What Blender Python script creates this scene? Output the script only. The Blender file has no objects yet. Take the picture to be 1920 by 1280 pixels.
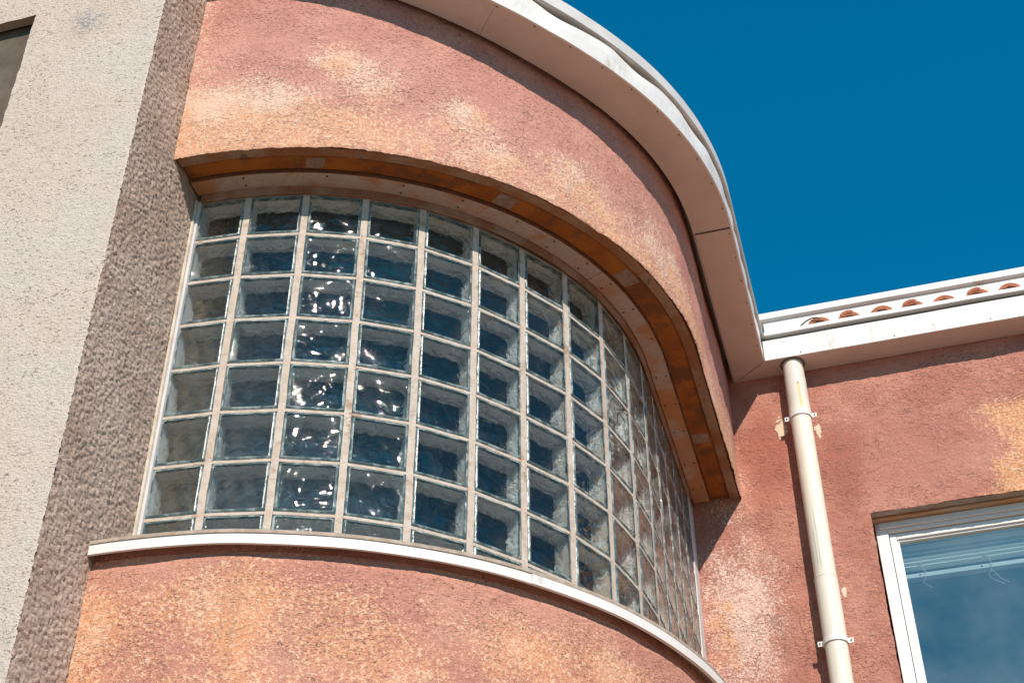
import bpy, math, random
from mathutils import Vector, Matrix, noise
R = math.radians
sc = bpy.context.scene
COL = sc.collection
random.seed(4)

# ------------------------------------------------------------------ camera
cam = bpy.data.cameras.new('camera')
cam.sensor_width = 36; cam.lens = 53.914; cam.clip_start = 0.05; cam.clip_end = 3000
camo = bpy.data.objects.new('camera', cam); COL.objects.link(camo)
_r = Vector((.9629, .2700, -.0017)); _u = Vector((.1764, -.6241, .7612)); _b = Vector((.2045, -.7332, -.6485))
camo.matrix_world = Matrix(((_r.x, _u.x, _b.x, 1.2322), (_r.y, _u.y, _b.y, -3.9208), (_r.z, _u.z, _b.z, 1.6353), (0, 0, 0, 1)))
sc.camera = camo

# ------------------------------------------------------------------ sky, sun, exposure
SUN = Vector((.638, -1.308, 1.0)).normalized()
w = bpy.data.worlds.new("World"); sc.world = w; w.use_nodes = True
wn = w.node_tree.nodes; wl = w.node_tree.links
sky = wn.new('ShaderNodeTexSky'); sky.sky_type = 'NISHITA'; sky.sun_disc = False
sky.sun_elevation = math.asin(SUN.z); sky.sun_rotation = math.atan2(SUN.x, SUN.y)
sky.air_density = 1.0; sky.dust_density = 0.3; sky.ozone_density = 3.0
def wmul(src, c):
    n = wn.new('ShaderNodeMix'); n.data_type = 'RGBA'; n.blend_type = 'MULTIPLY'; n.inputs[0].default_value = 1.0
    wl.new(src, n.inputs[6]); n.inputs[7].default_value = (*c, 1); return n
gam = wn.new('ShaderNodeGamma'); gam.inputs[1].default_value = .7
wl.new(wmul(sky.outputs[0], (.1, .1, .1)).outputs[2], gam.inputs[0])
tint = wmul(gam.outputs[0], (.03, 6.9, 10.0))
wl.new(tint.outputs[2], wn['Background'].inputs[0]); wn['Background'].inputs[1].default_value = 0.10
sl = bpy.data.lights.new('sun', 'SUN'); sl.energy = 4.9; sl.angle = R(.5); sl.color = (1, .875, .765)
so = bpy.data.objects.new('sun', sl); COL.objects.link(so); so.rotation_euler = SUN.to_track_quat('Z', 'Y').to_euler()
so.location = (4, -8, 14)
sc.view_settings.view_transform = 'Standard'; sc.view_settings.look = 'None'
sc.view_settings.exposure = 0.0; sc.view_settings.gamma = 1.0
sc.render.engine = 'CYCLES'
cy = sc.cycles
cy.max_bounces = 14; cy.transmission_bounces = 10; cy.glossy_bounces = 5; cy.diffuse_bounces = 4; cy.transparent_max_bounces = 16
cy.sample_clamp_indirect = 4.0; cy.use_denoising = True
try: cy.denoiser = 'OPENIMAGEDENOISE'
except Exception: pass

G = 5.7                                   # height of the glass head above the ground

# ------------------------------------------------------------------ node helpers
class NT:
    def __init__(s, name):
        s.m = bpy.data.materials.new(name); s.m.use_nodes = True; s.t = s.m.node_tree; s.n = s.t.nodes; s.l = s.t.links
        s.n.clear(); s.out = s.n.new('ShaderNodeOutputMaterial')
        s.pos = s.n.new('ShaderNodeNewGeometry').outputs['Position']
    def _set(s, sock, v):
        if isinstance(v, bpy.types.NodeSocket): s.l.new(v, sock)
        elif v is not None:
            if sock.type == 'RGBA' and len(v) == 3: v = (*v, 1)
            sock.default_value = v
    def math(s, op, a, b=None, c=None, clamp=False):
        n = s.n.new('ShaderNodeMath'); n.operation = op; n.use_clamp = clamp
        s._set(n.inputs[0], a)
        if b is not None: s._set(n.inputs[1], b)
        if c is not None: s._set(n.inputs[2], c)
        return n.outputs[0]
    def scale(s, v, k):
        n = s.n.new('ShaderNodeVectorMath'); n.operation = 'MULTIPLY'; s.l.new(v, n.inputs[0]); n.inputs[1].default_value = k
        return n.outputs[0]
    def noise(s, v, sc_, det=4, rough=.55, dist=0):
        n = s.n.new('ShaderNodeTexNoise'); s.l.new(v, n.inputs['Vector'])
        n.inputs['Scale'].default_value = sc_; n.inputs['Detail'].default_value = det
        n.inputs['Roughness'].default_value = rough; n.inputs['Distortion'].default_value = dist
        return n.outputs[0]
    def voro(s, v, sc_, feat='F1', rnd=1):
        n = s.n.new('ShaderNodeTexVoronoi'); n.feature = feat; s.l.new(v, n.inputs['Vector'])
        n.inputs['Scale'].default_value = sc_; n.inputs['Randomness'].default_value = rnd
        return n.outputs['Distance']
    def step(s, v, a, b, o0=0., o1=1.):
        n = s.n.new('ShaderNodeMapRange'); n.interpolation_type = 'SMOOTHSTEP'; s._set(n.inputs[0], v)
        n.inputs[1].default_value = a; n.inputs[2].default_value = b; n.inputs[3].default_value = o0; n.inputs[4].default_value = o1
        return n.outputs[0]
    def mix(s, f, a, b, mode='MIX'):
        n = s.n.new('ShaderNodeMix'); n.data_type = 'RGBA'; n.blend_type = mode
        s._set(n.inputs[0], f); s._set(n.inputs[6], a); s._set(n.inputs[7], b); return n.outputs[2]
    def xyz(s, v=None):
        n = s.n.new('ShaderNodeSeparateXYZ'); s.l.new(v or s.pos, n.inputs[0]); return n.outputs
    def blob(s, c, r, sx=1, sz=1):
        n = s.n.new('ShaderNodeVectorMath'); n.operation = 'SUBTRACT'; s.l.new(s.pos, n.inputs[0]); n.inputs[1].default_value = c
        k = s.scale(n.outputs[0], (sx, 1, sz))
        d = s.n.new('ShaderNodeVectorMath'); d.operation = 'LENGTH'; s.l.new(k, d.inputs[0])
        return s.step(d.outputs['Value'], r, 0)
    def bump(s, h, strength, dist, normal=None):
        n = s.n.new('ShaderNodeBump'); n.inputs['Strength'].default_value = strength; n.inputs['Distance'].default_value = dist
        s.l.new(h, n.inputs['Height'])
        if normal: s.l.new(normal, n.inputs['Normal'])
        return n.outputs[0]
    def bsdf(s, col, rough=.8, normal=None, spec=.5, metal=0):
        n = s.n.new('ShaderNodeBsdfPrincipled'); s._set(n.inputs['Base Color'], col); s._set(n.inputs['Roughness'], rough)
        n.inputs['Specular IOR Level'].default_value = spec; n.inputs['Metallic'].default_value = metal
        if normal: s.l.new(normal, n.inputs['Normal'])
        s.l.new(n.outputs[0], s.out.inputs[0]); return n
    def add(s, *v):
        r = v[0]
        for k in v[1:]: r = s.math('ADD', r, k)
        return r
    def mul(s, a, b): return s.math('MULTIPLY', a, b)

# ------------------------------------------------------------------ materials
PINK = (.60, .305, .24); PINKD = (.40, .145, .105); CREAM = (.84, .60, .455); ORANGE = (.76, .41, .24)

def stucco(name, zone, blobs=(), pink=PINK, pink2=(.62, .34, .28), worn=(CREAM, ORANGE), strokes=(1, 1, 1.7), bs=1.0, pit_shade=.38, patches=(), damp=(), orange_bias=0):
    t = NT(name); p = t.pos
    big = t.noise(p, 2.3, 5, .62, .6); mid = t.noise(p, 9, 4, .65); fine = t.noise(p, 88, 5, .66, .3)
    strk = t.noise(t.scale(p, strokes), 48, 4, .6, .8); grain = t.noise(p, 190, 3, .62)
    reg = t.step(t.noise(p, 3.6, 4, .6), .40, .62)
    h = t.add(t.mul(fine, .62), t.mul(t.mul(strk, t.math('ADD', t.mul(reg, .75), .2)), 1.0), t.mul(grain, .30), t.mul(mid, .6))
    m = t.add(t.mul(t.math('SUBTRACT', big, .5), 1.7), t.mul(t.math('SUBTRACT', mid, .5), .8), zone(t))
    for c, r, k, sx, sz in blobs: m = t.add(m, t.mul(t.blob(c, r, sx, sz), k))
    spk = t.add(t.mul(t.math('SUBTRACT', fine, .5), 2.2), t.mul(t.math('SUBTRACT', grain, .5), 1.6))
    wear = t.mul(t.step(t.math('ADD', m, spk), .06, .62), .90)
    tone = t.mix(t.step(t.noise(p, 3.1, 5, .62), .38, .62), pink, pink2)
    tone = t.mix(t.mul(t.step(spk, .12, .5), .45), tone, worn[1])
    ob = orange_bias(t) if callable(orange_bias) else orange_bias
    wc = t.mix(t.step(t.math('ADD', t.noise(p, 4.1, 4, .6), t.math('ADD', t.mul(spk, .12), ob)), .40, .60), worn[0], worn[1])
    wc = t.mix(t.mul(t.step(fine, .50, .60), .55), wc, (.92, .74, .56))
    wc = t.mix(t.mul(t.step(grain, .46, .38), .40), wc, worn[1])
    col = t.mix(wear, tone, wc)
    for c, r, k, sx, sz in damp: col = t.mix(t.mul(t.step(t.math('ADD', t.blob(c, r, sx, sz), t.mul(t.math('SUBTRACT', mid, .5), .9)), .0, .75), k), col, PINKD)
    wp = t.n.new('ShaderNodeVectorMath'); wp.operation = 'ADD'; t.l.new(p, wp.inputs[0])
    wc3 = t.n.new('ShaderNodeTexNoise'); wc3.inputs['Scale'].default_value = 7; wc3.inputs['Detail'].default_value = 5; t.l.new(p, wc3.inputs['Vector'])
    t.l.new(t.scale(wc3.outputs[1], (.25, .25, .25)), wp.inputs[1])
    crk = t.mul(t.step(t.voro(wp.outputs[0], 1.5, 'DISTANCE_TO_EDGE'), .0042, .0012), t.step(t.noise(p, 2.0, 2), .50, .56))
    col = t.mix(t.mul(crk, .55), col, (.17, .08, .06))
    drip = t.mul(t.step(t.noise(t.scale(p, (1, 1, .07)), 17, 4, .6), .54, .68), t.step(t.noise(p, 2.7, 2), .42, .6))
    col = t.mix(t.mul(drip, .22), col, (.34, .17, .11))
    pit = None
    if pit_shade:
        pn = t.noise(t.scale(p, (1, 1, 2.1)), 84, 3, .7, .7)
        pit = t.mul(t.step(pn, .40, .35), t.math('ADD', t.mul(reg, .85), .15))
        col = t.mix(t.mul(pit, pit_shade), col, (.16, .07, .05)); h = t.math('SUBTRACT', h, t.mul(pit, .8))  # crevice shade of the pits mixed into the colour
    for c, r, sx, sz in patches:
        bb = t.blob(c, r, sx, sz); f = t.step(t.math('ADD', bb, t.mul(t.step(bb, .02, .2), t.mul(t.math('SUBTRACT', t.noise(p, 26, 4, .65), .5), 2.4))), .42, .46)
        col = t.mix(f, col, (.74, .60, .44)); h = t.mix(f, h, t.mul(grain, .3))
    t.bsdf(col, .88, t.bump(h, 1.0, .0095 * bs), spec=.25)
    return t.m

def zone_upper(t):
    x, y, z = t.xyz()
    a = t.step(t.math('ADD', z, t.mul(t.math('SUBTRACT', t.noise(t.pos, 3, 4, .6), .5), .35)), G + .44, G + .10)
    b = t.step(x, -.80, -.94)
    return t.math('SUBTRACT', t.add(t.mul(a, .80), t.mul(b, .5), t.mul(t.mul(t.step(x, -.35, -.8), t.step(z, G + .6, G + .3)), .25)), .27)
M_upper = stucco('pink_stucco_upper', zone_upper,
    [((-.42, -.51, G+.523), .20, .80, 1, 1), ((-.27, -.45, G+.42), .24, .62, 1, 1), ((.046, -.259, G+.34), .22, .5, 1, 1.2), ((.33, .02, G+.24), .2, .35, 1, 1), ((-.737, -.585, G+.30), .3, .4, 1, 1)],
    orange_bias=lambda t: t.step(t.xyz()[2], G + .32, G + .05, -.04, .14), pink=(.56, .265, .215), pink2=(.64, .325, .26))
def zone_lower(t):
    x, y, z = t.xyz()
    a = t.step(z, G - 1.70, G - 1.83); b = t.step(x, -.78, -.93)
    return t.math('SUBTRACT', t.add(t.mul(a, .44), t.mul(b, .5)), .21)
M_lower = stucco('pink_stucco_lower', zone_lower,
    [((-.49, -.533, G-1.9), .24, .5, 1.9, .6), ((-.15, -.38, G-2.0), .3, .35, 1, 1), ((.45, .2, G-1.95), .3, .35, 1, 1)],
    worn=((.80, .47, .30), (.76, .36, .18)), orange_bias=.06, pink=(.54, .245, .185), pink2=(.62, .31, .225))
def zone_back(t):
    x, y, z = t.xyz()
    e = t.mul(t.step(t.math('ADD', x, t.mul(t.math('SUBTRACT', t.noise(t.pos, 5, 5, .65), .5), .45)), 1.70, 1.95), t.step(z, G + .42, G + .30))
    lo = t.step(x, .95, .55)
    return t.math('SUBTRACT', t.add(t.mul(e, 1.15), t.mul(t.mul(lo, t.step(z, G + .4, G - .1)), .22)), .38)
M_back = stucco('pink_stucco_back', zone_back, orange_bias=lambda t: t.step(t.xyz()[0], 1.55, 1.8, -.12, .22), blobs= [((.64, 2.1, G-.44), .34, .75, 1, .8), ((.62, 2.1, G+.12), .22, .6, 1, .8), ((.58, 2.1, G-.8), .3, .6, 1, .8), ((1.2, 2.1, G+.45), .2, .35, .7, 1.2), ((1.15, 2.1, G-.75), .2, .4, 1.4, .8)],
    worn=((.84, .62, .53), (.80, .40, .18)), pink=(.48, .20, .15), pink2=(.58, .275, .21), strokes=(.8, 1, 1.6), bs=1.15, pit_shade=.35,
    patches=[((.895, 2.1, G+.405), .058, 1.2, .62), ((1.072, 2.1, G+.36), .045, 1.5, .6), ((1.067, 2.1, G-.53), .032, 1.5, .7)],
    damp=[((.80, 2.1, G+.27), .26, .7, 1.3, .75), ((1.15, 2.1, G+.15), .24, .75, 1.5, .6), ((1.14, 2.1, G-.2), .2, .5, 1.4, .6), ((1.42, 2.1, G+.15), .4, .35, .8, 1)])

def m_grey():
    t = NT('pale_roughcast'); p = t.pos
    big = t.noise(p, 1.6, 5, .6); fine = t.noise(t.scale(p, (1, 1, 1.5)), 95, 5, .65); grain = t.noise(p, 230, 3, .6)
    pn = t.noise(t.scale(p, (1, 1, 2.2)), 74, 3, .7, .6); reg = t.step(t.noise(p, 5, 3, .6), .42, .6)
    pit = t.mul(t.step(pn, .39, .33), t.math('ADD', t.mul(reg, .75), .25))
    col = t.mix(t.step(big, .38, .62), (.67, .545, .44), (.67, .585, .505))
    col = t.mix(t.step(grain, .45, .7, 0, .5), col, (.74, .68, .60)); col = t.mix(t.mul(pit, .6), col, (.14, .10, .075))  # pits get their crevice shade as dark colour
    col = t.mix(t.mul(t.blob((-1.27, -.87, G+.60), .12), t.step(fine, .45, .55)), col, (.30, .31, .33))
    h = t.math('SUBTRACT', t.add(fine, t.mul(grain, .35)), t.mul(pit, 1.3))
    t.bsdf(col, .9, t.bump(h, 1.0, .0065), spec=.2); return t.m
M_grey = m_grey()
def m_brown():
    t = NT('brown_roughcast'); p = t.pos; q = t.scale(p, (1, .6, 1))
    a = t.noise(q, 66, 5, .66, .25); v = t.voro(q, 80, 'SMOOTH_F1'); big = t.noise(p, 3.5, 4, .6); g = t.noise(p, 240, 2)
    h = t.add(a, t.mul(t.math('SUBTRACT', 1., v), .5), t.mul(g, .2))
    col = t.mix(t.step(big, .35, .65), (.52, .385, .305), (.62, .49, .405))
    col = t.mix(t.step(a, .38, .62), t.mix(.3, col, (.16, .10, .075)), col)
    col = t.mix(t.step(a, .56, .72, 0, .55), col, (.66, .54, .44))
    t.bsdf(col, .92, t.bump(h, 1.0, .007), spec=.15); return t.m
M_brown = m_brown()

def simple(name, c1, c2, ns=6, rough=.6, bscale=80, bd=.0006, spec=.4, metal=0, vec=(1, 1, 1), lo=.4, hi=.62, dirt=None):
    t = NT(name); v = t.scale(t.pos, vec)
    col = t.mix(t.step(t.noise(v, ns, 5, .62), lo, hi), c1, c2)
    if dirt: col = t.mix(t.mul(t.step(t.noise(t.scale(t.pos, dirt[3]), dirt[1], 5, .7), dirt[2], dirt[2] + .12), .7), col, dirt[0])
    t.bsdf(col, rough, t.bump(t.noise(t.pos, bscale, 4), 1.0, bd), spec=spec, metal=metal); return t.m
M_white = simple('white_painted_metal', (.79, .775, .75), (.73, .715, .68), 5, .42, 9, .004, .5, dirt=((.52, .46, .38), 8, .58, (1, 1, .5)))
M_soff = simple('eave_soffit_paint', (.63, .52, .46), (.58, .47, .41), 4, .55, 20, .001, .4, dirt=((.40, .30, .22), 11, .62, (1, 1, 1)))
M_cap = simple('grey_cap_metal', (.66, .64, .61), (.58, .56, .53), 6, .5, 20, .0006)
M_dark = simple('tile_hollow_shade', (.035, .03, .026), (.06, .05, .04), 8, .9)
M_gapg = simple('shaded_backing_metal', (.13, .115, .10), (.18, .16, .14), 8, .7)  # shadow of the eave gap put into a dark base colour
M_silltop = simple('weathered_sill_lip', (.34, .26, .20), (.45, .36, .29), 30, .8)
M_mortar = simple('cream_mortar', (.55, .455, .37), (.62, .54, .465), 30, .95, 170, .004, .15, dirt=((.34, .21, .13), 11, .56, (1, 1, 1)))
M_caulk = simple('grey_frame_strip', (.60, .585, .60), (.66, .64, .62), 10, .6)
M_caulk2 = simple('cream_frame_strip', (.66, .60, .50), (.56, .47, .38), 18, .8)
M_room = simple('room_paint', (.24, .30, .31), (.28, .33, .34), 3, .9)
M_int = simple('interior_plaster', (.004, .060, .082), (.008, .075, .098), 3, .9)  # dark teal holds the room's darkness and reflected sky in the colour
M_ground = simple('ground_paving', (.31, .225, .165), (.26, .195, .145), .7, .9, 30, .002)
M_tile = simple('terracotta', (.46, .165, .085), (.36, .13, .075), 40, .85, 160, .003, .2, dirt=((.16, .10, .07), 60, .60, (1, 1, 1)))
M_screw = simple('screw_steel', (.05, .045, .04), (.09, .08, .07), 60, .5, metal=.3)
def m_board():
    t = NT('soffit_plywood'); p = t.pos; x, y, z = t.xyz()
    g = t.noise(t.scale(p, (1, 3.2, 1)), 34, 5, .7, 1.5); b = t.noise(p, 4.2, 5, .65, .6)
    end = t.math('MAXIMUM', t.step(y, .75, 1.45), t.step(x, -.72, -.92))
    col = t.mix(t.step(g, .4, .6), (.42, .31, .25), (.50, .40, .34))
    col = t.mix(t.step(t.math('ADD', t.math('ADD', b, t.mul(end, .16)), t.mul(t.math('SUBTRACT', g, .5), .35)), .50, .66), col, (.46, .22, .10))
    t.bsdf(col, .85, t.bump(g, 1.0, .0015), spec=.2); return t.m
M_board = m_board()
M_orange = simple('orange_render_band', (.37, .12, .020), (.28, .082, .016), 7, .8, 60, .003, .2, dirt=((.13, .055, .025), 6, .48, (1, 1, 1)))
M_rim = simple('brown_render_rim', (.30, .125, .055), (.36, .22, .14), 6, .9, 70, .005, .2, dirt=((.10, .05, .03), 12, .58, (1, 1, 1)))
M_patch = simple('grey_packing_patch', (.24, .15, .10), (.31, .22, .165), 40, .9, 90, .002)
M_edge = simple('brown_board_edge', (.16, .07, .035), (.22, .10, .05), 12, .8)
M_trim = simple('wood_trim', (.28, .13, .07), (.36, .24, .18), 7, .8)
M_wlint = simple('weathered_window_head', (.60, .47, .36), (.60, .30, .12), 9, .85, 70, .002, .2, vec=(.35, 2, 2))
M_wframe = simple('white_window_frame', (.82, .80, .77), (.78, .76, .72), 8, .4, 30, .0005, .5)
def m_pipe():
    t = NT('cream_pipe_plastic'); p = t.pos; x, y, z = t.xyz()
    st = t.noise(t.scale(p, (14, 14, 2.5)), 3.0, 5, .6, .5)
    col = t.mix(t.step(st, .42, .64), (.80, .75, .64), (.76, .71, .60))
    col = t.mix(t.mul(t.step(z, G + .42, G + .5), .35), col, (.60, .53, .50))
    sx = t.mul(t.step(t.math('ABSOLUTE', t.math('SUBTRACT', x, 1.013)), .0085, .004), t.mul(t.step(z, G+.395, G+.44), t.step(z, G+.575, G+.56)))
    col = t.mix(t.mul(sx, .8), col, (.72, .40, .08))
    col = t.mix(t.mul(t.step(t.noise(t.scale(p, (20, 20, 1.6)), 2.2, 4), .62, .74), .25), col, (.62, .50, .38))
    for cx, z0, z1 in ((.978, -.46, -.22), (.990, -.47, -.12)):
        wob = t.math('ADD', x, t.mul(t.math('SUBTRACT', t.noise(p, 12, 2), .5), .006))
        s2 = t.mul(t.step(t.math('ABSOLUTE', t.math('SUBTRACT', wob, cx)), .0022, .0010), t.mul(t.step(z, G+z0, G+z0+.03), t.step(z, G+z1, G+z1-.06)))
        col = t.mix(t.mul(s2, .6), col, (.22, .36, .32))
    t.bsdf(col, .5, t.bump(st, 1, .0004), spec=.35); return t.m
M_pipe = m_pipe()
def m_glass(name, base=(.90, .99, .975), depth=1.0):
    t = NT(name); n = t.n
    tc = n.new('ShaderNodeTexCoord').outputs['Object']; oi = n.new('ShaderNodeObjectInfo').outputs['Random']
    off = n.new('ShaderNodeVectorMath'); off.operation = 'ADD'; t.l.new(tc, off.inputs[0])
    cmb = n.new('ShaderNodeCombineXYZ'); r7 = t.mul(oi, 37.)
    t.l.new(r7, cmb.inputs[0]); t.l.new(t.mul(oi, 19.), cmb.inputs[2]); t.l.new(cmb.outputs[0], off.inputs[1]); v = off.outputs[0]
    w1 = t.noise(t.scale(v, (1, 1, 1.2)), 11.5, 1.6, .45, 1.5); w2 = t.noise(v, 60, 1.5, .5, .6)
    nb = t.bump(t.add(w1, t.mul(w2, .04)), 1.0, .17 * depth)
    nr = t.bump(t.add(w1, t.mul(w2, .05)), 1.0, .0078 * depth)
    rf = n.new('ShaderNodeBsdfRefraction'); rf.inputs['IOR'].default_value = 1.17; rf.inputs['Roughness'].default_value = .2
    rf.inputs['Color'].default_value = (*base, 1); t.l.new(nb, rf.inputs['Normal'])
    tr = n.new('ShaderNodeBsdfTransparent'); tr.inputs[0].default_value = (.95, .99, .98, 1)
    mx = n.new('ShaderNodeMixShader'); mx.inputs[0].default_value = .60
    t.l.new(rf.outputs[0], mx.inputs[1]); t.l.new(tr.outputs[0], mx.inputs[2])
    gl = n.new('ShaderNodeBsdfGlossy'); gl.inputs['Roughness'].default_value = .02; gl.inputs[0].default_value = (.95, .97, 1, 1); t.l.new(nr, gl.inputs['Normal'])
    fr = n.new('ShaderNodeFresnel'); fr.inputs[0].default_value = 1.52; t.l.new(nr, fr.inputs['Normal'])
    m2 = n.new('ShaderNodeMixShader'); bf = n.new('ShaderNodeNewGeometry').outputs['Backfacing']; t.l.new(t.math('ADD', t.mul(fr.outputs[0], t.math('SUBTRACT', 1., bf)), t.mul(bf, .07), clamp=True), m2.inputs[0])
    t.l.new(mx.outputs[0], m2.inputs[1]); t.l.new(gl.outputs[0], m2.inputs[2]); df = n.new('ShaderNodeBsdfDiffuse'); df.inputs[0].default_value = (.80, .80, .76, 1)
    m3 = n.new('ShaderNodeMixShader'); t.l.new(t.math('ADD', t.mul(t.step(t.noise(t.scale(t.pos, (1, 1, .5)), 14, 5, .65), .48, .78), .02), .004), m3.inputs[0])
    t.l.new(m2.outputs[0], m3.inputs[1]); t.l.new(df.outputs[0], m3.inputs[2]); t.l.new(m3.outputs[0], t.out.inputs[0]); return t.m
M_glass = m_glass('wavy_block_glass')
def m_side():
    t = NT('block_inner_coat'); a = t.noise(t.scale(t.pos, (1, 1, 1.6)), 19, 3, .55, 3.2)
    col = t.mix(t.step(a, .40, .60), (.80, .80, .77), (.97, .96, .93)); col = t.mix(t.step(a, .585, .60), col, (.42, .44, .43)); col = t.mix(t.step(a, .62, .635), col, (.92, .91, .88))  # grey swirl streaks painted to imitate reflections in the ribbed glass
    t.bsdf(col, .5, t.bump(a, 1, .02)); return t.m
M_side = m_side()
M_rimg = simple('block_glass_edge', (.075, .125, .13), (.38, .45, .44), 26, .22, 45, .004, .5, lo=.42, hi=.66)
def m_pane():
    t = NT('window_pane_glass'); n = t.n
    tr = n.new('ShaderNodeBsdfTransparent'); tr.inputs[0].default_value = (.90, .97, .97, 1)
    gl = n.new('ShaderNodeBsdfGlossy'); gl.inputs['Roughness'].default_value = .02
    t.l.new(t.bump(t.noise(t.pos, 2.5, 2), 1, .0006), gl.inputs['Normal'])
    df = n.new('ShaderNodeBsdfDiffuse'); df.inputs[0].default_value = (.38, .46, .47, 1)
    mx = n.new('ShaderNodeMixShader'); mx.inputs[0].default_value = .20
    t.l.new(tr.outputs[0], mx.inputs[1]); t.l.new(gl.outputs[0], mx.inputs[2])
    m2 = n.new('ShaderNodeMixShader'); t.l.new(t.mul(t.step(t.noise(t.pos, 3, 5, .6), .1, .9), .17), m2.inputs[0])
    t.l.new(mx.outputs[0], m2.inputs[1]); t.l.new(df.outputs[0], m2.inputs[2]); t.l.new(m2.outputs[0], t.out.inputs[0]); return t.m
M_pane = m_pane()
M_blind = simple('blind_aluminium', (.90, .92, .90), (.86, .89, .88), 6, .4)

# ------------------------------------------------------------------ object helpers
def link(o, parent=None):
    COL.objects.link(o)
    if parent: o.parent = parent
    return o
def thing(name, label, cat, loc=(0, 0, 0), group=None):
    o = bpy.data.objects.new(name, None); o.empty_display_size = .1; COL.objects.link(o); o.location = loc
    o['label'] = label; o['category'] = cat
    if group: o['group'] = group
    return o
class MB:
    def __init__(s): s.v = []; s.f = []; s.mi = []; s.sm = []
    def add(s, vs, fs, mi=0, smooth=False):
        b = len(s.v); s.v += [tuple(q) for q in vs]
        for f in fs: s.f.append([b + i for i in f]); s.mi.append(mi); s.sm.append(smooth)
    def box(s, a, b, mi=0):
        (x0, y0, z0), (x1, y1, z1) = a, b
        s.add([(x0,y0,z0),(x1,y0,z0),(x1,y1,z0),(x0,y1,z0),(x0,y0,z1),(x1,y0,z1),(x1,y1,z1),(x0,y1,z1)],
              [(0,3,2,1),(4,5,6,7),(0,1,5,4),(1,2,6,5),(2,3,7,6),(3,0,4,7)], mi)
    def strip(s, rings, closed=True, mi=0, caps=True, smooth=False):
        n = len(rings[0]); vs = [p for r in rings for p in r]; fs = []
        for i in range(len(rings) - 1):
            for j in range(n if closed else n - 1):
                a = i * n + j; b = i * n + (j + 1) % n; fs.append((a, b, b + n, a + n))
        s.add(vs, fs, mi, smooth)
        if caps and closed: s.add(rings[0], [tuple(range(n))[::-1]], mi); s.add(rings[-1], [tuple(range(n))], mi)
    def cyl(s, p0, p1, r0, r1=None, n=20, mi=0, smooth=True):
        r1 = r0 if r1 is None else r1; p0 = Vector(p0); p1 = Vector(p1); d = (p1 - p0).normalized()
        a = d.orthogonal().normalized(); b = d.cross(a)
        rg = [[p + (a * math.cos(2*math.pi*k/n) + b * math.sin(2*math.pi*k/n)) * r for k in range(n)] for p, r in ((p0, r0), (p1, r1))]
        s.strip(rg, True, mi, True, smooth)
    def tube(s, pts, r, n=8, mi=0):
        pts = [Vector(p) for p in pts]; rg = []; up = Vector((.13, .21, .97))
        for i, p in enumerate(pts):
            d = (pts[min(i+1, len(pts)-1)] - pts[max(i-1, 0)]).normalized(); a = d.cross(up).normalized(); b = d.cross(a)
            rg.append([p + (a * math.cos(2*math.pi*k/n) + b * math.sin(2*math.pi*k/n)) * r for k in range(n)])
        s.strip(rg, True, mi, True, True)
    def build(s, name, mats, parent=None, label=None, bevel=0):
        me = bpy.data.meshes.new(name); off = Vector(parent.location) if parent and parent.type == 'EMPTY' else (Vector(parent.parent.location) if parent and parent.parent else Vector((0, 0, 0)))
        me.from_pydata([tuple(Vector(q) - off) for q in s.v], [], s.f)
        for m in (mats if isinstance(mats, (list, tuple)) else [mats]): me.materials.append(m)
        for p, mi, sm in zip(me.polygons, s.mi, s.sm): p.material_index = mi; p.use_smooth = sm
        me.update(); o = link(bpy.data.objects.new(name, me), parent)
        if label: o['label'] = label
        if bevel:
            b = o.modifiers.new('bevel', 'BEVEL'); b.width = bevel; b.segments = 2; b.limit_method = 'ANGLE'
        return o
def structure(o): o['kind'] = 'structure'; return o

CX, CY, YW = -.96, 1.0, 2.10
def pt(a, b, s):
    """plan point of the bay outline with half axes a, b; s in degrees 0..90 then metres past the tangent point"""
    if s[0] <= 90: return (CX + a * math.sin(R(s[0])), CY - b * math.cos(R(s[0])))
    return (CX + a, CY + s[1])
def cut(S, lo, hi):
    return [lo] + [s for s in S if s > lo and s < hi] + [hi]
def svals(step=1.2, d=.02, end=YW - CY, a0=0.):
    v = []; k = a0
    while k < 90: v.append((k, 0)); k += step
    v.append((90, 0)); n = max(1, int(end / d))
    for i in range(1, n + 1): v.append((91, end * i / n))
    return v
def sweep(mb, prof, S, mi=0, zf=None, jit=0, caps=True, smooth=False):
    rings = []
    for s in S:
        r = []
        for (a, b, z) in prof:
            x, y = pt(a, b, s); zz = z + (zf(s) if zf else 0)
            if jit:
                q = Vector((x, y, zz)); k = noise.noise(q * 22) * jit + noise.noise(q * 60) * jit * .5
                zz += k
            r.append((x, y, zz + G))
        rings.append(r)
    mb.strip(rings, True, mi, caps, smooth)

# ------------------------------------------------------------------ ground
g = MB(); g.add([(-900, -900, 0), (900, -900, 0), (900, 900, 0), (-900, 900, 0)], [(0, 1, 2, 3)])
structure(g.build('ground', M_ground))

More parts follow.
